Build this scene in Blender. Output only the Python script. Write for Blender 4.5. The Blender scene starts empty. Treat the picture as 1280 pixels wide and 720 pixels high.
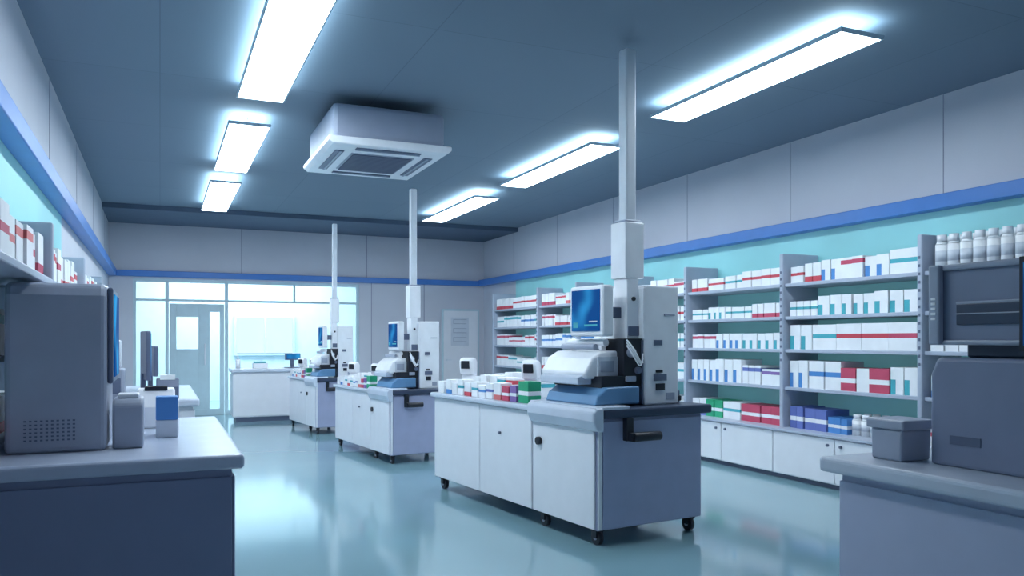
import bpy, math, random
from mathutils import Vector
random.seed(7)
S=bpy.context.scene
COL=S.collection
def lin(c):
    return tuple(((v/255)/12.92 if v/255<=0.04045 else ((v/255+0.055)/1.055)**2.4) for v in c)
MATS={}
def mat(name,rgb,rough=0.5,metal=0.0,emit=0.0,noise=0.04,nscale=6,spec=0.5,coat=0.0):
    if name in MATS: return MATS[name]
    m=bpy.data.materials.new(name); m.use_nodes=True
    nt=m.node_tree; b=nt.nodes['Principled BSDF']
    c=lin(rgb)
    tc=nt.nodes.new('ShaderNodeTexCoord'); n=nt.nodes.new('ShaderNodeTexNoise'); n.inputs['Scale'].default_value=nscale
    n.inputs['Detail'].default_value=3
    nt.links.new(tc.outputs['Object'],n.inputs['Vector'])
    r=nt.nodes.new('ShaderNodeValToRGB')
    r.color_ramp.elements[0].position=0.3; r.color_ramp.elements[1].position=0.7
    r.color_ramp.elements[0].color=(*[v*(1-noise) for v in c],1)
    r.color_ramp.elements[1].color=(*[min(1,v*(1+noise)) for v in c],1)
    nt.links.new(n.outputs['Fac'],r.inputs['Fac'])
    nt.links.new(r.outputs['Color'],b.inputs['Base Color'])
    b.inputs['Roughness'].default_value=rough; b.inputs['Metallic'].default_value=metal
    b.inputs['Specular IOR Level'].default_value=spec
    b.inputs['Coat Weight'].default_value=coat
    if emit>0:
        nt.links.new(r.outputs['Color'],b.inputs['Emission Color'])
        b.inputs['Emission Strength'].default_value=emit
    MATS[name]=m; return m

# ---------- materials
M=dict(
 wall=mat('wall_paint',(200,202,212),0.6,noise=0.03,nscale=1.2),
 seam=mat('panel_seam',(145,150,170),0.7),
 blue=mat('blue_trim',(62,118,190),0.4,emit=0.06),
 teal=mat('teal_wall_glow',(138,202,208),0.5,noise=0.10,nscale=0.8,emit=0.14),  # soft glow on the teal wall put in as emission; no lamp behind it
 soffit=mat('soffit_shade',(84,100,122),0.7),  # shade of the rear ceiling band put into a darker colour
 white=mat('white_enamel',(238,240,245),0.35),
 cab=mat('cabinet_laminate',(230,232,238),0.35,noise=0.02),
 cabd=mat('cabinet_shaded_side',(162,168,196),0.4),  # darker copy of the cabinet white, shade of the less lit cart faces
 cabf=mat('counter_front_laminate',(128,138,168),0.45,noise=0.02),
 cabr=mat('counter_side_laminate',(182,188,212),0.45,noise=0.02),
 slab=mat('dark_worktop',(54,65,88),0.35),
 slabl=mat('light_worktop',(202,210,224),0.25),
 slabm=mat('grey_worktop',(182,192,212),0.25),
 grey=mat('grey_plastic',(160,168,186),0.4),
 mgrey=mat('mid_grey_plastic',(130,138,162),0.4),
 dgrey=mat('slate_plastic',(96,106,130),0.4),
 black=mat('black_rubber',(24,28,40),0.45),
 bluep=mat('blue_tray_plastic',(96,140,180),0.35),
 steel=mat('brushed_steel',(216,222,230),0.4,metal=0.0),
 shelf=mat('shelf_enamel',(176,185,202),0.4),
 frame=mat('door_frame_paint',(190,212,220),0.4),
 red=mat('ink_red',(208,72,86),0.5), teal2=mat('ink_teal',(70,172,186),0.5),
 bl=mat('ink_blue',(78,140,206),0.5), navy=mat('ink_indigo',(104,120,188),0.5),
 green=mat('ink_green',(40,165,120),0.5), purple=mat('ink_purple',(135,105,170),0.5),
 crim=mat('ink_crimson',(200,76,104),0.5), carton=mat('carton_white',(240,242,245),0.5),
 orange=mat('ink_coral',(224,120,120),0.5), label=mat('label_grey',(208,214,224),0.5),
 fx=mat('fixture_housing',(190,208,220),0.4),
 backroom=mat('back_room_paint',(200,220,228),0.7),
)
def emis(name,rgb,st):
    m=bpy.data.materials.new(name); m.use_nodes=True; nt=m.node_tree
    for n in list(nt.nodes):
        if n.type=='BSDF_PRINCIPLED': nt.nodes.remove(n)
    e=nt.nodes.new('ShaderNodeEmission'); e.inputs['Color'].default_value=(*lin(rgb),1); e.inputs['Strength'].default_value=st
    nt.links.new(e.outputs[0],nt.nodes['Material Output'].inputs['Surface']); return m
M['lamp']=emis('lamp_diffuser',(232,246,255),23.5)
M['lamptop']=emis('lamp_halo_glow',(205,236,250),13)  # glow added on the fixture tops to throw halos onto the ceiling
M['frost']=emis('frosted_window_daylight',(228,246,252),1.3)
def screenmat():
    m=bpy.data.materials.new('lcd_screen'); m.use_nodes=True; nt=m.node_tree; b=nt.nodes['Principled BSDF']
    tc=nt.nodes.new('ShaderNodeTexCoord'); v=nt.nodes.new('ShaderNodeTexNoise'); v.inputs['Scale'].default_value=4; v.inputs['Detail'].default_value=0.5
    nt.links.new(tc.outputs['Object'],v.inputs['Vector'])
    r=nt.nodes.new('ShaderNodeValToRGB'); r.color_ramp.interpolation='EASE'
    r.color_ramp.elements[0].position=0.42; r.color_ramp.elements[0].color=(*lin((14,72,140)),1)
    r.color_ramp.elements[1].position=0.66; r.color_ramp.elements[1].color=(*lin((50,158,225)),1)
    nt.links.new(v.outputs['Fac'],r.inputs['Fac']); nt.links.new(r.outputs['Color'],b.inputs['Emission Color'])
    b.inputs['Base Color'].default_value=(*lin((6,12,26)),1); b.inputs['Emission Strength'].default_value=1.0; b.inputs['Roughness'].default_value=0.7; b.inputs['Specular IOR Level'].default_value=0.05
    return m
M['screen']=screenmat()
def glassmat():
    m=bpy.data.materials.new('window_glass'); m.use_nodes=True; nt=m.node_tree
    for n in list(nt.nodes):
        if n.type=='BSDF_PRINCIPLED': nt.nodes.remove(n)
    t=nt.nodes.new('ShaderNodeBsdfTransparent'); t.inputs['Color'].default_value=(0.94,0.98,1,1)
    g=nt.nodes.new('ShaderNodeBsdfGlossy'); g.inputs['Roughness'].default_value=0.08
    mx=nt.nodes.new('ShaderNodeMixShader'); mx.inputs[0].default_value=0.07
    nt.links.new(t.outputs[0],mx.inputs[1]); nt.links.new(g.outputs[0],mx.inputs[2]); nt.links.new(mx.outputs[0],nt.nodes['Material Output'].inputs['Surface'])
    return m
M['glass']=glassmat()
def gridmat(name,rgb,rgb2,w,h,rough,mortar=0.006):
    m=bpy.data.materials.new(name); m.use_nodes=True; nt=m.node_tree; b=nt.nodes['Principled BSDF']
    tc=nt.nodes.new('ShaderNodeTexCoord'); br=nt.nodes.new('ShaderNodeTexBrick')
    br.offset=0; br.inputs['Scale'].default_value=1; br.inputs['Brick Width'].default_value=w; br.inputs['Row Height'].default_value=h
    br.inputs['Mortar Size'].default_value=mortar; br.inputs['Mortar Smooth'].default_value=0.2
    c=lin(rgb); d=lin(rgb2)
    br.inputs['Color1'].default_value=(*c,1); br.inputs['Color2'].default_value=(*[x*0.96 for x in c],1); br.inputs['Mortar'].default_value=(*d,1)
    nt.links.new(tc.outputs['Object'],br.inputs['Vector']); nt.links.new(br.outputs['Color'],b.inputs['Base Color'])
    b.inputs['Roughness'].default_value=rough; return m
M['ceil']=gridmat('ceiling_panels',(116,133,150),(102,118,136),1.8,1.8,0.75,0.005)
def floormat():
    m=bpy.data.materials.new('polished_floor'); m.use_nodes=True; nt=m.node_tree; b=nt.nodes['Principled BSDF']
    tc=nt.nodes.new('ShaderNodeTexCoord'); n=nt.nodes.new('ShaderNodeTexNoise'); n.inputs['Scale'].default_value=0.6
    nt.links.new(tc.outputs['Object'],n.inputs['Vector'])
    r=nt.nodes.new('ShaderNodeValToRGB'); r.color_ramp.elements[0].position=0.3; r.color_ramp.elements[1].position=0.7
    r.color_ramp.elements[0].color=(*lin((122,158,170)),1); r.color_ramp.elements[1].color=(*lin((132,168,178)),1)
    nt.links.new(n.outputs['Fac'],r.inputs['Fac']); nt.links.new(r.outputs['Color'],b.inputs['Base Color'])
    b.inputs['Roughness'].default_value=0.10; b.inputs['Specular IOR Level'].default_value=1.0
    b.inputs['IOR'].default_value=1.9
    return m
M['floor']=floormat()

# ---------- mesh builder
class MB:
    def __init__(s): s.v=[];s.f=[];s.m=[];s.mats=[];s.smooth=[]
    def mi(s,k):
        if k not in s.mats: s.mats.append(k)
        return s.mats.index(k)
    def box(s,x0,x1,y0,y1,z0,z1,k):
        if x0>x1:x0,x1=x1,x0
        if y0>y1:y0,y1=y1,y0
        if z0>z1:z0,z1=z1,z0
        b=len(s.v); s.v+=[(x0,y0,z0),(x1,y0,z0),(x1,y1,z0),(x0,y1,z0),(x0,y0,z1),(x1,y0,z1),(x1,y1,z1),(x0,y1,z1)]
        for q in ((0,3,2,1),(4,5,6,7),(0,1,5,4),(1,2,6,5),(2,3,7,6),(3,0,4,7)):
            s.f.append(tuple(b+i for i in q)); s.m.append(s.mi(k)); s.smooth.append(False)
        return s
    def prism(s,poly,axis,a0,a1,k):
        n=len(poly); b=len(s.v)
        for a in (a0,a1):
            for (p,q) in poly:
                s.v.append((a,p,q) if axis=='x' else ((p,a,q) if axis=='y' else (p,q,a)))
        area=sum(poly[i][0]*poly[(i+1)%n][1]-poly[(i+1)%n][0]*poly[i][1] for i in range(n))
        flip=(area<0)!=(axis=='y')
        fs=[tuple(b+i for i in range(n))[::-1],tuple(b+n+i for i in range(n))]
        for i in range(n): fs.append((b+i,b+(i+1)%n,b+n+(i+1)%n,b+n+i))
        for q in fs:
            s.f.append(q[::-1] if flip else q); s.m.append(s.mi(k)); s.smooth.append(False)
        return s
    def cyl(s,c,r,h,k,axis='z',n=20,r2=None):
        r2=r if r2 is None else r2; b=len(s.v)
        for j,(hh,rr) in enumerate(((-h/2,r),(h/2,r2))):
            for i in range(n):
                a=2*math.pi*i/n; p,q=rr*math.cos(a),rr*math.sin(a)
                if axis=='z': s.v.append((c[0]+p,c[1]+q,c[2]+hh))
                elif axis=='x': s.v.append((c[0]+hh,c[1]+p,c[2]+q))
                else: s.v.append((c[0]+q,c[1]+hh,c[2]+p))
        s.f.append(tuple(b+i for i in range(n))[::-1]); s.m.append(s.mi(k)); s.smooth.append(False)
        s.f.append(tuple(b+n+i for i in range(n))); s.m.append(s.mi(k)); s.smooth.append(False)
        for i in range(n):
            s.f.append((b+i,b+(i+1)%n,b+n+(i+1)%n,b+n+i)); s.m.append(s.mi(k)); s.smooth.append(True)
        return s
    def build(s,name,parent=None,bevel=0,loc=None,seg=2):
        me=bpy.data.meshes.new(name); me.from_pydata(s.v,[],s.f)
        for k in s.mats: me.materials.append(M[k])
        for i,p in enumerate(me.polygons): p.material_index=s.m[i]; p.use_smooth=s.smooth[i]
        me.update()
        o=bpy.data.objects.new(name,me); COL.objects.link(o)
        if parent: o.parent=parent
        if loc: o.location=loc
        if bevel:
            md=o.modifiers.new('bevel','BEVEL'); md.width=bevel; md.segments=seg; md.limit_method='ANGLE'; md.angle_limit=math.radians(40)
        return o
def empty(name,loc=(0,0,0),rz=0,sc=(1,1,1)):
    e=bpy.data.objects.new(name,None); COL.objects.link(e); e.location=loc; e.rotation_euler=(0,0,rz); e.scale=sc; e.empty_display_size=0.1
    return e
def cable(name,pts,r,k,parent=None):
    cu=bpy.data.curves.new(name,'CURVE'); cu.dimensions='3D'; cu.bevel_depth=r; cu.bevel_resolution=3
    sp=cu.splines.new('NURBS'); sp.points.add(len(pts)-1)
    for i,p in enumerate(pts): sp.points[i].co=(*p,1)
    sp.use_endpoint_u=True; sp.order_u=3
    cu.materials.append(M[k]); o=bpy.data.objects.new(name,cu); COL.objects.link(o)
    if parent: o.parent=parent
    return o

# ---------- room shell
XL,XR,YF,YB,H=-0.85,6.42,-3.0,16.1,3.62
MB().box(XL-0.1,XR+0.1,YF,20.6,-0.1,0,'floor').build('floor')
MB().box(XL-0.1,XR+0.1,YF,20.6,H,H+0.1,'ceil').build('ceiling')
MB().box(XL-0.1,XL,YF,YB,2.60,H,'wall').box(XL-0.1,XL,YF,YB,0,1.0,'wall').box(XL-0.1,XL,YF,8.6,1.0,2.60,'teal').box(XL-0.1,XL,8.6,YB,1.0,2.60,'wall').build('wall_left')
MB().box(XR,XR+0.1,YF,YB,2.60,H,'wall').box(XR,XR+0.1,YF,YB,0,0.5,'wall').box(XR,XR+0.1,YF,14.4,0.5,2.60,'teal').box(XR,XR+0.1,14.4,YB,0.5,2.60,'wall').build('wall_right')
b=MB()
b.box(XL-0.1,XR+0.1,YB,YB+0.12,2.55,H,'wall').box(XL-0.1,-0.45,YB,YB+0.12,0,2.55,'wall').box(3.70,XR+0.1,YB,YB+0.12,0,2.55,'wall')
b.build('wall_back')
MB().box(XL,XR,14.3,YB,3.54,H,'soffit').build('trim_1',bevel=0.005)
MB().box(XL,XL+0.13,YF,YB,2.58,2.71,'blue').build('trim_2',bevel=0.008)
MB().box(XR-0.13,XR,YF,YB,2.58,2.71,'blue').build('trim_3',bevel=0.008)
MB().box(XL+0.13,XR-0.13,YB-0.06,YB,2.58,2.69,'blue').build('trim_4',bevel=0.008)
b=MB()
for i in range(10):
    y=-0.7+1.9*i
    b.box(XR-0.003,XR,y-0.004,y+0.004,2.71,H,'seam')
b.build('trim_5')
b=MB()
for i in range(7):
    y=0.5+2.4*i
    b.box(XL,XL+0.003,y-0.004,y+0.004,2.71,H,'seam')
b.build('trim_6')
b=MB()
for x in (1.43,3.85): b.box(x-0.008,x+0.008,YB-0.003,YB,2.69,3.54,'seam')
for x in (3.95,5.07): b.box(x-0.008,x+0.008,YB-0.003,YB,0,2.58,'seam')
b.build('trim_7')

# back-room and glazing
MB().box(-1.5,5,20.0,20.1,0,H,'backroom').build('wall_backroom')
MB().box(-1.6,-1.5,YB+0.12,20.1,0,H,'backroom').build('wall_backroom_left')
MB().box(5,5.1,YB+0.12,20.1,0,H,'backroom').build('wall_backroom_right')
b=MB()
b.box(1.6,3.0,19.9,20.0,1.05,2.0,'frame').box(1.66,2.94,19.88,19.9,1.11,1.94,'frost').box(2.28,2.32,19.87,19.88,1.11,1.94,'frame')
b.build('window_1',bevel=0.006)
Y0,Y1=YB+0.02,YB+0.09
b=MB()
b.box(-0.45,-0.40,Y0,Y1,0,2.55,'frame').box(0.09,0.15,Y0,Y1,0,2.55,'frame').box(-0.40,0.09,Y0,Y1,2.49,2.55,'frame').box(-0.40,0.09,Y0,Y1,2.14,2.18,'frame').box(-0.40,0.09,Y0,Y1,0,0.08,'frame')
b.box(-0.40,0.09,YB+0.05,YB+0.056,0.08,2.49,'glass'); b.build('window_2')
b=MB()
for x in (1.13,3.64): b.box(x,x+0.06,Y0,Y1,0,2.55,'frame')
b.box(1.19,3.64,Y0,Y1,2.49,2.55,'frame').box(1.19,3.64,Y0,Y1,2.14,2.18,'frame').box(1.19,3.64,Y0,Y1,0,0.08,'frame').box(2.4,2.44,Y0,Y1,2.18,2.49,'frame')
b.box(1.19,3.64,YB+0.05,YB+0.056,0.08,2.49,'glass'); b.build('window_3')
b=MB(); b.box(0.15,1.13,Y0,Y1,2.49,2.55,'frame').box(0.15,1.13,Y0,Y1,2.14,2.18,'frame').box(0.15,1.13,YB+0.05,YB+0.056,2.18,2.49,'glass'); b.build('window_4')
d=empty('door_1',(0.16,YB+0.05,0))
b=MB(); b.box(0,0.96,-0.02,0.02,0,0.12,'frame').box(0,0.12,-0.02,0.02,0.12,2.1,'frame').box(0.5,0.70,-0.02,0.02,0.12,2.1,'frame').box(0.88,0.96,-0.02,0.02,0.12,2.1,'frame').box(0.70,0.88,-0.02,0.02,1.95,2.1,'frame').box(0.12,0.5,-0.02,0.02,1.85,2.1,'frame').box(0.12,0.5,-0.02,0.02,0.12,1.25,'frame')
b.build('door_frame',d,0.004)
MB().box(0.12,0.5,-0.005,0.005,1.25,1.85,'glass').box(0.70,0.88,-0.005,0.005,0.12,1.95,'glass').build('door_glass',d)
MB().box(0.60,0.63,-0.09,-0.06,0.95,1.35,'steel').box(0.60,0.63,-0.07,0,0.98,1.0,'steel').box(0.60,0.63,-0.07,0,1.3,1.32,'steel').build('pull_handle',d,0.006)
d=empty('door_2',(5.45,YB,0))
MB().box(0,0.85,-0.03,0,0,2.08,'frame').build('casing',d,0.004)
MB().box(0.04,0.81,-0.045,-0.03,0,2.04,'cab').build('leaf',d,0.004)
MB().cyl((0.10,-0.06,1.0),0.02,0.05,'steel','y').box(0.09,0.2,-0.09,-0.075,0.99,1.01,'steel').build('lever_handle',d)
b=MB()
b.box(0,0.40,-0.006,0,0,0.6,'label')
for z in (0.08,0.27,0.46):
    b.box(0.05,0.35,-0.008,-0.006,z,z+0.012,'grey').box(0.05,0.35,-0.008,-0.006,z+0.09,z+0.10,'grey').box(0.05,0.06,-0.008,-0.006,z,z+0.1,'grey')
b.build('notice_poster',d,loc=(0.20,-0.045,1.30))
def area(name,loc,sx,sy,e,col,rot=(0,0,0)):
    l=bpy.data.lights.new(name,'AREA'); l.shape='RECTANGLE'; l.size=sx; l.size_y=sy; l.energy=e; l.color=col
    o=bpy.data.objects.new(name,l); COL.objects.link(o); o.location=loc; o.rotation_euler=rot; return o
area('backroom_lamp',(1.8,18.2,3.5),4,2.5,360,(0.90,0.97,1))

# ---------- lights
def ceiling_light(x0,x1,y0,y1,n):
    e=empty('ceiling_light_panel',((x0+x1)/2,(y0+y1)/2,3.5))
    hx=(x1-x0)/2; hy=(y1-y0)/2
    b=MB(); t=0.012
    b.box(-hx-t,-hx,-hy-t,hy+t,-0.008,0.022,'fx').box(hx,hx+t,-hy-t,hy+t,-0.008,0.022,'fx').box(-hx,hx,-hy-t,-hy,-0.008,0.022,'fx').box(-hx,hx,hy,hy+t,-0.008,0.022,'fx')
    b.build('housing',e)
    MB().box(-hx,hx,-hy,hy,-0.005,0.005,'lamp').build('diffuser',e)
    MB().box(-hx,hx,-hy,hy,0.012,0.02,'lamptop').build('halo_glow',e)
    b=MB()
    for sy in (-0.8,0.8): b.cyl((0,hy*sy,0.07),0.005,0.098,'steel')
    b.build('suspension_wires',e)
for i,(a,c) in enumerate(((3.7,7.2),(8.1,10.4),(11.2,13.7))): ceiling_light(0.61,0.98,a,c,i)
for i,(a,c) in enumerate(((4.03,6.3),(7.43,9.9),(10.85,13.4))): ceiling_light(4.19,4.56,a,c,i)

# ---------- AC cassette
e=empty('ceiling_air_conditioner',(1.92,7.72,3.15))
b=MB(); b.box(-0.52,0.52,-0.62,0.62,0.07,0.38,'grey'); b.build('body',e,0.04)
b=MB(); b.prism([(-0.57,0.03),(-0.53,0),(0.53,0),(0.57,0.03),(0.57,0.07),(-0.57,0.07)],'y',-0.68,0.68,'white'); b.build('fascia',e,0.012)
b=MB()
b.box(-0.30,0.30,-0.36,0.36,-0.006,0.0,'grey')
for i in range(17):
    y=-0.34+i*0.0425; b.box(-0.28,0.28,y,y+0.018,-0.016,-0.006,'dgrey')
b.build('intake_grille',e)
b=MB()
for sx in (-1,1): b.box(sx*0.38,sx*0.46,-0.42,0.42,-0.008,0,'dgrey').box(sx*0.40,sx*0.42,-0.42,0.42,-0.016,-0.008,'grey')
for sy in (-1,1): b.box(-0.30,0.30,sy*0.50,sy*0.58,-0.008,0,'dgrey').box(-0.3,0.3,sy*0.52,sy*0.54,-0.016,-0.008,'grey')
b.build('outlet_louvres',e)
b=MB()
for sx in (-1,1):
    for sy in (-1,1): b.cyl((sx*0.2,sy*0.2,0.425),0.012,0.1,'steel')
b.build('hanger_rods',e)

# ---------- medicine boxes
def carton(b,x0,x1,y0,y1,z0,h,col,style):
    if style=='band':
        b.box(x0,x1,y0,y1,z0,z0+h*0.45,'carton').box(x0,x1,y0,y1,z0+h*0.45,z0+h*0.62,col).box(x0,x1,y0,y1,z0+h*0.62,z0+h,'carton')
    elif style=='top':
        b.box(x0,x1,y0,y1,z0,z0+h*0.68,'carton').box(x0,x1,y0,y1,z0+h*0.68,z0+h*0.88,col).box(x0,x1,y0,y1,z0+h*0.88,z0+h,'carton')
    elif style=='low':
        b.box(x0,x1,y0,y1,z0,z0+h*0.3,col).box(x0,x1,y0,y1,z0+h*0.3,z0+h,'carton')
    elif style=='solid':
        b.box(x0,x1,y0,y1,z0,z0+h*0.35,col).box(x0,x1,y0,y1,z0+h*0.35,z0+h*0.55,'carton').box(x0,x1,y0,y1,z0+h*0.55,z0+h,col)
    elif style=='side':   # white carton, coloured lower-left block
        ym=y0+(y1-y0)*0.6
        b.box(x0,x1,y0,y1,z0+h*0.55,z0+h,'carton').box(x0,x1,y0,ym,z0,z0+h*0.55,'carton').box(x0,x1,ym,y1,z0,z0+h*0.55,col)
def bottle(b,x,y,z,h,r):
    b.cyl((x,y,z+h*0.36),r,h*0.72,'carton',n=16)
    b.cyl((x,y,z+h*0.76),r,h*0.08,'carton',r2=r*0.75,n=16)
    b.cyl((x,y,z+h*0.90),r*0.78,h*0.2,'white',n=16)
    b.cyl((x,y,z+h*0.4),r*1.01,h*0.3,'label',n=16)
def row(b,y0,y1,xf,dirx,z,depth,spec):
    y=y1-0.03; L=(y1-y0)-0.06
    for fr,n,h,col,st in spec:
        w=L*fr/n
        for i in range(n):
            g=0.006+random.random()*0.01; ya=y-w+g; yb=y
            if st=='bottle':
                r=min((yb-ya)/2*0.95,0.055)
                bottle(b,xf+dirx*0.07,(ya+yb)/2,z,h,r)
                bottle(b,xf+dirx*0.20,(ya+yb)/2,z,h,r)
            elif st!='gap':
                j=random.random()*0.02; hh=h*(0.98+0.04*random.random())
                carton(b,xf+dirx*j,xf+dirx*(j+depth),ya,yb,z,hh,col,st)
            y-=w
ZS=[0.52,0.935,1.325,1.665,2.005]
def randspec(z):
    cols=random.choice([['red','orange','crim'],['teal2','bl'],['red','teal2'],['red','crim']])
    if z==4: cols=['red','orange','crim']
    out=[];rem=1.0
    while rem>0.05:
        fr=min(rem,random.choice([0.2,0.3,0.4])); rem-=fr
        out.append((fr,max(1,int(fr*random.choice([10,13,15]))),random.choice([0.15,0.18,0.2]),random.choice(cols),random.choice(['band','top','low','band'])))
    return out
BAYS=[3.1,4.84,6.5,8.17,9.6,11.0,12.4,14.4]
XFs=5.95
spec={}
spec[1]={4:[(.13,2,.17,'red','band'),(.15,2,.19,'red','low'),(.16,2,.2,'bl','side'),(.18,2,.2,'crim','top'),(.19,2,.19,'bl','side'),(.19,1,.22,'teal2','band')],
 3:[(.25,4,.15,'teal2','band'),(.2,2,.19,'teal2','side'),(.25,3,.19,'teal2','side'),(.3,3,.2,'teal2','side')],
 2:[(.2,2,.25,'teal2','side'),(.2,1,.25,'teal2','band'),(.2,1,.25,'red','band'),(.2,1,.25,'red','band'),(.2,1,.25,'crim','band')],
 1:[(.17,2,.27,'bl','side'),(.27,2,.27,'bl','band'),(.12,1,.22,'crim','solid'),(.1,1,.22,'carton','band'),(.15,1,.22,'crim','solid'),(.19,2,.24,'teal2','side')],
 0:[(.13,2,.22,'navy','solid'),(.2,2,.21,'navy','solid'),(.17,3,.15,'bl','solid'),(.42,6,.2,'carton','bottle')]}
spec[2]={4:[(.2,3,.15,'red','low'),(.2,2,.14,'red','band'),(.2,3,.15,'teal2','band'),(.4,4,.18,'red','band')],
 3:[(.2,3,.12,'teal2','band'),(.2,3,.14,'teal2','side'),(.3,4,.13,'teal2','band'),(.3,5,.15,'crim','low')],
 2:[(.3,4,.16,'crim','top'),(.3,4,.17,'bl','side'),(.4,5,.17,'teal2','side')],
 1:[(.3,4,.25,'bl','side'),(.3,3,.26,'bl','side'),(.2,3,.2,'navy','top'),(.2,2,.17,'purple','top')],
 0:[(.18,2,.2,'navy','low'),(.2,2,.2,'green','solid'),(.2,1,.19,'teal2','band'),(.42,4,.19,'crim','solid')]}
spec[0]={4:[(1,14,.3,'carton','bottle')]}
for i in range(7):
    y0,y1=BAYS[i],BAYS[i+1]
    e=empty('medicine_shelving_unit',(0,0,0))
    b=MB(); b.box(XFs-0.03,XR-0.005,y0-0.025,y0+0.025,0.5,2.32,'shelf')
    if i==6: b.box(XFs-0.03,XR-0.005,y1-0.025,y1+0.025,0.5,2.32,'shelf')
    b.build('upright_panels',e,0.012)
    b=MB()
    for z in ZS[1:]:
        b.box(XFs,XR-0.01,y0+0.025,y1-0.025,z-0.035,z,'shelf')
    b.build('shelf_boards',e,0.006)
    b=MB()
    for k in range(14): b.box(XFs-0.034,XFs-0.03,y0-0.010,y0+0.010,1.2+k*0.07,1.225+k*0.07,'dgrey')
    b.build('slotted_strip',e)
    b=MB(); b.box(5.83,XR-0.005,y0,y1,0.05,0.50,'cab').box(5.88,XR-0.005,y0,y1,0,0.05,'dgrey').box(5.79,XR-0.005,y0,y1,0.49,0.515,'shelf')
    b.build('base_cabinet',e,0.004)
    b=MB(); ym=(y0+y1)/2
    for a,c in ((y0+0.008,ym-0.005),(ym+0.005,y1-0.008)): b.box(5.81,5.83,a,c,0.06,0.48,'cab')
    b.build('cabinet_doors',e,0.005)
    b=MB()
    for yy in (ym-0.08,ym+0.08): b.cyl((5.803,yy,0.42),0.014,0.02,'dgrey','x')
    b.build('door_knobs',e)
    b=MB()
    for k in range(5):
        sp=spec.get(i,{}).get(k) or randspec(k)
        row(b,y0+0.03,y1-0.03,XFs+0.03,1,ZS[k] if k else 0.515,0.30,sp)
    b.build('medicine_cartons',e)
# left wall shelves
LB=[0.7,2.6,4.7,6.6,8.5]
for i in range(4):
    y0,y1=LB[i],LB[i+1]
    e=empty('medicine_wall_shelf',(0,0,0))
    b=MB(); b.box(XL+0.005,-0.5,y0-0.02,y0+0.02,1.69,2.02,'shelf').box(XL+0.005,-0.64,y0-0.02,y0+0.02,0.95,1.69,'shelf')
    if i==3: b.box(XL+0.005,-0.5,y1-0.02,y1+0.02,1.69,2.02,'shelf').box(XL+0.005,-0.64,y1-0.02,y1+0.02,0.95,1.69,'shelf')
    b.build('upright_panels',e,0.01)
    b=MB()
    b.box(XL+0.005,-0.5,y0+0.02,y1-0.02,1.695,1.73,'shelf')
    for z in (0.99,1.35): b.box(XL+0.005,-0.64,y0+0.02,y1-0.02,z-0.03,z,'shelf')
    b.build('shelf_boards',e,0.006)
    b=MB()
    for z,h in ((0.99,.2),(1.35,.22),(1.73,.21)):
        cc=['red','orange','crim'] if z>1.5 else ['teal2','bl','red']
        xf=-0.53 if z>1.5 else -0.66
        row(b,y0+0.03,y1-0.03,xf,-1,z,0.24 if z>1.5 else 0.14,[(0.1,1,h*random.uniform(.8,1.1),random.choice(cc),random.choice(['band','top','low'])) for _ in range(10)])
    b.build('medicine_cartons',e)

# ---------- carts
RZ=math.radians(6.75)
def loc_on(c,lx,ly,lz):
    (cx,cy),sc=c; x=lx*sc[0]; y=ly*sc[1]
    return (cx+x*math.cos(RZ)-y*math.sin(RZ),cy+x*math.sin(RZ)+y*math.cos(RZ),lz*sc[2])
def cart(c):
    (cx,cy),sc=c
    W,L=0.96,2.59; LF=0.81
    e=empty('mobile_cabinet_counter',(cx,cy,0),RZ,sc)
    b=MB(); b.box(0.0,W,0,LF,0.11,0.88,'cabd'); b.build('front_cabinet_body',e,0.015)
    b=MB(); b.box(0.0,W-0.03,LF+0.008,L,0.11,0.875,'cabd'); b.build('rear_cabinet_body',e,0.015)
    b=MB(); b.box(-0.018,0.0,0.015,LF-0.006,0.12,0.82,'cab')
    b.box(-0.018,0.0,LF+0.012,1.66,0.12,0.87,'cab').box(-0.018,0.0,1.67,L-0.01,0.12,0.87,'cab')
    b.build('door_panels',e,0.008)
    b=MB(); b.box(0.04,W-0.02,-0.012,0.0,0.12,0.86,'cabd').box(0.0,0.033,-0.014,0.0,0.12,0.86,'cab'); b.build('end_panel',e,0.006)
    b=MB(); b.box(0.02,W+0.06,-0.05,LF,0.88,0.945,'slab'); b.build('dark_worktop',e,0.015)
    b=MB(); b.box(-0.05,W-0.01,LF+0.005,L+0.03,0.875,0.92,'slabl'); b.build('rear_worktop',e,0.015)
    b=MB(); b.prism([(-0.07,0.87),(-0.04,0.80),(0.02,0.79),(0.02,0.958),(-0.04,0.958),(-0.07,0.93)],'y',-0.055,LF,'slabl'); b.build('rounded_front_lip',e,0.015,seg=3)
    b=MB(); b.box(-0.045,0.25,-0.045,LF-0.01,0.94,0.962,'slabl'); b.build('side_tray_top',e,0.006)
    b=MB(); b.cyl((-0.03,0.70,0.66),0.03,0.03,'black','x'); b.cyl((-0.03,1.3,0.66),0.012,0.02,'dgrey','x'); b.build('lock_knobs',e)
    b=MB(); b.box(0.21,0.27,-0.06,-0.01,0.72,0.88,'black'); b.cyl((0.36,-0.09,0.75),0.032,0.24,'black','x').box(0.22,0.27,-0.10,-0.01,0.72,0.78,'black')
    b.build('side_grip_handle',e,0.006)
    b=MB()
    for (x,y) in ((0.06,0.08),(W-0.06,0.08),(0.06,0.74),(0.06,L-0.08),(W-0.06,L-0.08),(W-0.06,0.74)):
        b.cyl((x,y,0.05),0.05,0.035,'black','x',n=20)
        b.cyl((x,y,0.05),0.018,0.045,'grey','x',n=12)
        b.box(x-0.03,x-0.02,y-0.025,y+0.03,0.05,0.1,'black').box(x+0.02,x+0.03,y-0.025,y+0.03,0.05,0.1,'black').box(x-0.035,x+0.035,y-0.035,y+0.035,0.095,0.115,'black')
    b.build('caster_wheels',e)
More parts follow.
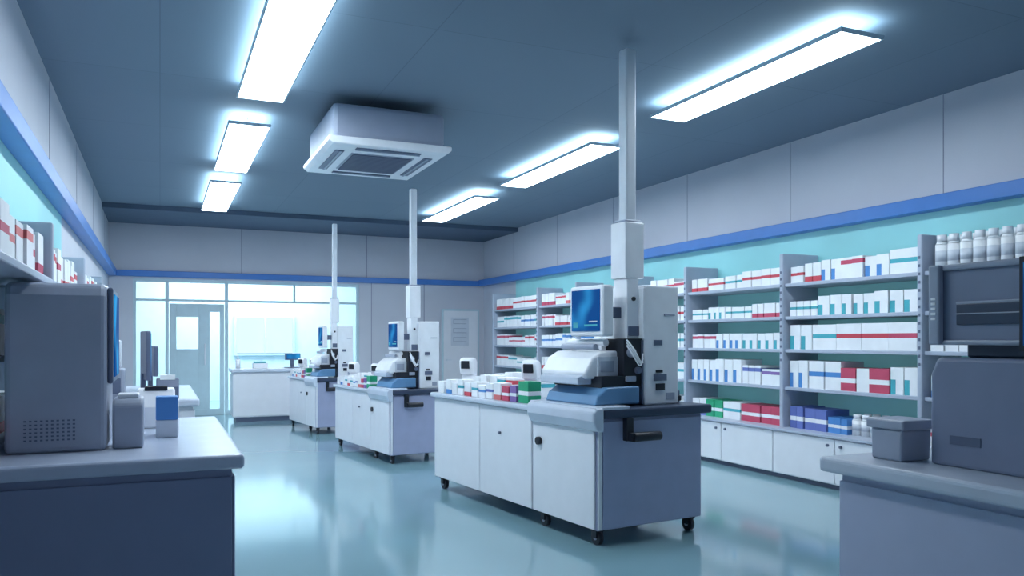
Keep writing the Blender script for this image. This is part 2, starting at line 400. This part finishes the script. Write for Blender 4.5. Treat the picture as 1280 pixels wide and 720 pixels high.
def machine(c):
    (cx,cy),sc=c
    e=empty('tablet_dispensing_machine',(cx,cy,0),RZ,sc)
    Z=0.962
    b=MB(); b.prism([(0.04,Z),(0.07,1.03),(0.15,1.085),(0.44,1.09),(0.44,Z)],'y',0.08,0.72,'bluep'); b.build('blue_tray',e,0.015,seg=3)
    b=MB(); b.box(0.14,0.50,0.14,0.74,1.08,1.16,'black'); b.build('feed_gap',e)
    b=MB(); b.prism([(0.07,1.14),(0.05,1.18),(0.12,1.29),(0.20,1.335),(0.40,1.345),(0.44,1.30),(0.44,1.14)],'y',0.22,0.80,'white'); b.build('feeder_cover',e,0.02,seg=3)
    b=MB(); b.prism([(0.02,1.10),(0.02,1.15),(0.08,1.18),(0.16,1.18),(0.16,1.10)],'y',0.26,0.76,'slabl'); b.build('output_lip',e,0.01)
    b=MB(); b.cyl((0.28,0.50,1.40),0.028,0.46,'white','y').box(0.26,0.30,0.30,0.33,1.34,1.41,'white').box(0.26,0.30,0.67,0.70,1.34,1.41,'white'); b.cyl((0.20,0.50,1.37),0.022,0.42,'grey','y').build('top_rollers',e,0.004)
    b=MB(); b.box(0.16,0.34,0.205,0.225,1.16,1.30,'label').box(0.18,0.30,0.2,0.207,1.19,1.27,'grey').build('feeder_side_cap',e,0.004)
    b=MB(); b.box(0.34,0.515,0.14,0.44,1.085,1.43,'black'); b.cyl((0.40,0.13,1.33),0.035,0.04,'grey','y').cyl((0.46,0.13,1.2),0.025,0.04,'dgrey','y').box(0.35,0.44,0.12,0.14,1.12,1.16,'grey').build('drive_mechanism',e,0.006)
    for k in range(3):
        cable('cable_%d'%k,[(0.36,0.13,1.42-k*0.02),(0.37,0.07,1.37-k*0.03),(0.44,0.06,1.24-k*0.02),(0.49,0.11,1.26+k*0.03)],0.006,'white',e)
    b=MB(); b.box(0.515,0.84,0.12,0.56,0.945,1.82,'white'); b.build('tower_housing',e,0.012)
    b=MB(); b.box(0.50,0.518,0.115,0.30,1.43,1.80,'white').box(0.50,0.518,0.13,0.5,0.95,1.42,'dgrey').build('tower_side_plate',e,0.004)
    b=MB(); F=0.12
    b.box(0.60,0.68,F-0.006,F,1.38,1.42,'dgrey').box(0.60,0.72,F-0.008,F,1.12,1.17,'dgrey').box(0.62,0.70,F-0.01,F,1.05,1.10,'black').box(0.62,0.68,F-0.01,F,1.18,1.20,'black').box(0.70,0.80,F-0.006,F,1.60,1.612,'grey').box(0.72,0.80,F-0.004,F,0.98,1.03,'grey')
    b.build('tower_labels',e)
    b=MB(); b.box(0.84,0.93,0.2,0.42,0.945,1.04,'dgrey').box(0.86,0.91,0.16,0.2,0.96,1.0,'black').build('power_unit',e,0.008)
    b=MB(); b.box(0.395,0.50,0.17,0.33,1.43,1.87,'white').box(0.40,0.50,0.16,0.17,1.45,1.52,'dgrey'); b.cyl((0.45,0.165,1.72),0.016,0.02,'black','y').build('column_neck',e,0.008)
    b=MB(); b.box(0.375,0.55,0.165,0.34,1.87,2.28,'white'); b.box(0.39,0.535,0.18,0.325,2.28,2.30,'grey').build('column_collar',e,0.008)
    b=MB(); b.box(0.415,0.51,0.205,0.30,2.28,3.56,'steel'); b.build('mast',e,0.014)
    b=MB(); b.box(0.20,0.30,0.20,0.62,1.445,1.82,'white'); b.build('monitor_shell',e,0.02,seg=3)
    b=MB(); b.box(0.192,0.202,0.235,0.585,1.485,1.79,'screen'); b.build('monitor_screen',e,0.003)
    b=MB(); b.box(0.191,0.1925,0.26,0.42,1.52,1.535,'teal2').box(0.191,0.1925,0.26,0.36,1.55,1.56,'label').box(0.191,0.1925,0.50,0.56,1.51,1.55,'teal2').build('monitor_readout',e)
    b=MB(); b.box(0.30,0.40,0.24,0.32,1.58,1.66,'dgrey').build('monitor_arm',e,0.006)
def terminal(c,lx,ly,s=1,name='barcode_scanner_stand'):
    p=loc_on(c,lx,ly,0.921)
    e=empty(name,p,RZ+math.radians(35),(s*c[1][2],)*3)
    MB().prism([(-0.12,0),(-0.12,0.04),(-0.05,0.09),(-0.01,0.2),(0.05,0.2),(0.09,0.05),(0.09,0)],'y',-0.06,0.06,'white').build('base',e,0.015,seg=3)
    MB().prism([(-0.06,0.17),(-0.08,0.30),(-0.05,0.33),(0.02,0.33),(0.05,0.29),(0.05,0.17)],'y',-0.07,0.07,'white').build('head',e,0.025,seg=3)
    MB().box(-0.082,-0.06,-0.045,0.045,0.225,0.30,'black').build('display',e,0.006)
def cartboxes(c,n2=False):
    e=empty('medicine_carton_stack',loc_on(c,0,0,0.92),RZ,c[1]) 
    b=MB(); 
    L=[
     (0.02,0.93,.15,.12,.17,'green','solid'),(0.01,1.10,.10,.11,.13,'purple','solid'),(0.01,1.22,.11,.11,.12,'crim','solid'),(0.01,1.35,.12,.11,.14,'orange','low'),
     (0.01,1.49,.11,.12,.13,'navy','band'),(0.01,1.62,.12,.12,.11,'bl','band'),(0.01,1.76,.11,.12,.13,'teal2','band'),(0.01,1.89,.12,.12,.12,'red','low'),
     (0.01,2.03,.11,.12,.14,'teal2','band'),(0.01,2.16,.10,.12,.10,'carton','band'),(0.01,2.28,.10,.11,.13,'bl','low'),(0.0,2.41,.12,.11,.11,'carton','band'),
     (0.22,1.50,.13,.13,.17,'red','top'),(0.22,1.65,.13,.14,.17,'teal2','top'),(0.22,1.80,.12,.14,.18,'crim','band'),(0.20,1.94,.12,.14,.18,'teal2','band'),(0.20,2.08,.12,.14,.16,'carton','band'),
     (0.45,1.4,.14,.14,.19,'teal2','band'),(0.45,1.9,.14,.14,.2,'bl','low'),(0.45,2.1,.14,.14,.18,'red','band')]
    for x,y,w,d,h,col,st in L: carton(b,x,x+d,y,y+w,0.001,h,col,st)
    b.build('cartons',e,0.003)
C1=((2.73,4.76),(1,1,1)); C2=((2.40,8.89),(.78,.75,.9)); C3=((2.14,12.17),(.72,.56,.9))
for c in (C1,C2,C3):
    cart(c); machine(c); cartboxes(c)
    terminal(c,0.27,1.28); terminal(c,0.27,2.42)

# ---------- counters
def counter(name,x0,x1,y0,y1,top,over,mat_b='cabd',mat_t='slabl',mat_s=None,nx=1,ny=1):
    mat_s=mat_s or mat_b
    e=empty(name,(x0,y0,0)); w=x1-x0; l=y1-y0
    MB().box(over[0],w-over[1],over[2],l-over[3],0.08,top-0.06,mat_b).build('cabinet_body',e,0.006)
    MB().box(over[0]+0.04,w-over[1]-0.04,over[2]+0.04,l-over[3]-0.04,0,0.08,'dgrey').build('toe_kick',e)
    MB().box(0,w,0,l,top-0.065,top,mat_t).build('worktop',e,0.018,seg=3)
    b=MB()
    for i in range(nx):
        a=over[0]+(w-over[0]-over[1])*i/nx; c=over[0]+(w-over[0]-over[1])*(i+1)/nx-(0.006 if nx>1 else 0)
        b.box(a,c,over[2]-0.014,over[2],0.1,top-0.1,mat_b)
    b.build('end_panels',e,0.004)
    b=MB()
    for i in range(ny):
        a=over[2]+(l-over[2]-over[3])*i/ny; c=over[2]+(l-over[2]-over[3])*(i+1)/ny-(0.006 if ny>1 else 0)
        if over[1]>0: b.box(w-over[1],w-over[1]+0.014,a,c,0.1,top-0.1,mat_s)
        if over[0]>0: b.box(over[0]-0.014,over[0],a,c,0.1,top-0.1,mat_s)
    b.build('side_panels',e,0.004)
    return e
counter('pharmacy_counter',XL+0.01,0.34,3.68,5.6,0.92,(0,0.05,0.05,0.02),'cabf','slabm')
counter('pharmacy_counter',XL+0.01,0.31,7.3,9.6,0.92,(0,0.05,0.05,0.02),'cab')
counter('reception_counter',1.12,3.3,14.5,15.1,0.92,(0.04,0.04,0.04,0.04),'cab',nx=2)
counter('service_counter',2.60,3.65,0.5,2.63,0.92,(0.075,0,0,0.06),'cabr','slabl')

e=empty('workstation_terminal',(-0.42,4.05,0.92))
MB().prism([(0,0),(0.0,0.70),(0.03,0.755),(0.42,0.765),(0.50,0.70),(0.50,0)],'x',-0.20,0.20,'grey').build('housing',e,0.025,seg=3)
MB().box(0.20,0.225,0.03,0.46,0.30,0.74,'dgrey').build('screen_bezel',e,0.01)
MB().box(0.224,0.232,0.06,0.43,0.33,0.71,'screen').build('screen_panel',e,0.003)
b=MB()
for r in range(6):
    for k in range(10):
        b.box(-0.125+k*0.021,-0.115+k*0.021,-0.003,0.001,0.055+r*0.017,0.062+r*0.017,'dgrey')
b.build('vent_holes',e)
e=empty('label_printer',(-0.13,4.08,0.92))
MB().prism([(0,0),(0,0.20),(0.03,0.23),(0.2,0.23),(0.22,0.0)],'x',-0.07,0.06,'grey').build('body',e,0.012)
MB().box(-0.05,0.04,0.04,0.16,0.228,0.25,'white').build('lid',e,0.006)
b=MB()
b.box(-0.05,0.055,0,0.09,0.09,0.21,'bl').box(-0.05,0.055,0,0.09,0,0.09,'label').box(-0.05,0.06,0.09,0.2,0,0.17,'white')
b.build('tissue_box',loc=(0.03,4.45,0.921),bevel=0.006)
e=empty('till_printer',(-0.02,4.95,0.92))
MB().prism([(0,0),(0,0.12),(0.06,0.22),(0.22,0.22),(0.25,0)],'x',-0.1,0.1,'white').build('body',e,0.012)
MB().box(-0.06,0.06,0.05,0.12,0.21,0.235,'black').build('paper_slot',e,0.004)
def desk_monitor(name,loc,rz,w=0.5,h=0.34):
    e=empty(name,loc,rz)
    MB().box(-w/2,w/2,0,0.04,0.14,0.14+h,'dgrey').build('shell',e,0.01)
    MB().box(-w/2+0.02,w/2-0.02,-0.006,0,0.16,0.12+h,'screen').build('screen',e,0.002)
    MB().box(-0.03,0.03,0.02,0.06,0.01,0.2,'dgrey').box(-0.12,0.12,-0.06,0.12,0,0.015,'dgrey').build('stand',e,0.004)
desk_monitor('desktop_monitor',(-0.10,7.95,0.92),math.radians(98),0.40,0.44)
e=empty('pill_counter',(-0.40,7.45,0.92))
MB().box(-0.13,0.13,0,0.26,0,0.26,'grey').box(-0.1,0.1,0.05,0.22,0.26,0.50,'label').build('body',e,0.02)
MB().box(-0.10,0.10,-0.01,0,0.05,0.18,'dgrey').build('front_slot',e,0.004)
e=empty('receipt_printer',(0.06,7.42,0.92))
MB().prism([(0,0),(0,0.1),(0.05,0.17),(0.2,0.17),(0.22,0)],'x',-0.09,0.09,'dgrey').build('body',e,0.01)
MB().box(-0.06,0.06,0.04,0.1,0.16,0.2,'carton').build('paper',e)
desk_monitor('desktop_monitor',(-0.05,8.8,0.92),math.radians(100),0.4,0.30)
desk_monitor('desktop_monitor',(2.2,14.8,0.92),math.radians(20),0.3,0.12)
b=MB(); b.cyl((0,0,0.08),0.04,0.16,'carton'); b.cyl((0,0,0.19),0.012,0.06,'white').box(-0.04,0.012,-0.01,0.01,0.215,0.23,'white'); b.build('hand_sanitizer_bottle',loc=(1.25,14.75,0.921))
b=MB(); b.box(0,0.25,0,0.18,0,0.09,'carton').box(0.02,0.22,0.02,0.16,0.09,0.12,'teal2'); b.build('document_tray',loc=(1.5,14.7,0.921),bevel=0.004)

# right foreground machine
e=empty('packaging_printer',(2.85,1.72,0.92))
MB().prism([(0.0,0),(0,0.36),(0.03,0.43),(0.53,0.43),(0.56,0.36),(0.56,0)],'x',0,0.46,'mgrey').build('lower_housing',e,0.015,seg=3)
b=MB(); b.box(-0.004,0,0.34,0.47,0.09,0.125,'dgrey'); b.build('label_plates',e)
MB().box(0.08,0.38,0.1,0.46,0.43,0.50,'slab').build('neck',e,0.01)
b=MB(); b.box(0.03,0.40,0.0,0.56,0.48,0.80,'mgrey').box(0.015,0.03,0.0,0.03,0.48,0.80,'grey').box(0.0,0.03,0.52,0.57,0.48,0.80,'grey').box(0.015,0.03,0.05,0.52,0.775,0.80,'grey').box(0.015,0.03,0.05,0.52,0.48,0.50,'grey')
b.build('upper_frame',e,0.008)
b=MB(); b.box(0.02,0.032,0.12,0.46,0.56,0.64,'slab').box(0.018,0.032,0.12,0.46,0.64,0.65,'grey').box(0.018,0.032,0.12,0.46,0.60,0.605,'grey')
b.build('recess_slot',e,0.003)
b=MB()
for k in range(5): b.box(-0.003,0.0,0.535,0.555,0.58+k*0.02,0.59+k*0.02,'carton')
b.build('status_marks',e)
MB().box(-0.02,0.0,0.08,0.18,0.46,0.80,'black').box(-0.022,-0.02,0.095,0.165,0.48,0.78,'screen').build('side_touch_panel',e,0.003)
e=empty('waste_bin',(2.77,2.34,0.92))
MB().prism([(0.01,0),(0.005,0.13),(0.165,0.13),(0.16,0)],'x',0.0,0.17,'grey').build('bin_body',e,0.01)
MB().box(-0.01,0.18,-0.01,0.18,0.13,0.17,'grey').build('bin_lid',e,0.008)

# ---------- world, camera
w=bpy.data.worlds.new('world'); S.world=w; w.use_nodes=True
w.node_tree.nodes['Background'].inputs[0].default_value=(0.5,0.62,0.85,1); w.node_tree.nodes['Background'].inputs[1].default_value=0.5
cam=bpy.data.cameras.new('camera'); cam.lens=28.125; cam.sensor_width=36; cam.shift_y=65/1280
co=bpy.data.objects.new('camera',cam); COL.objects.link(co); co.location=(0,0,1.42); co.rotation_euler=(math.radians(90),0,math.radians(-23.75))
cam.clip_start=0.05
S.camera=co
S.view_settings.view_transform='Standard'
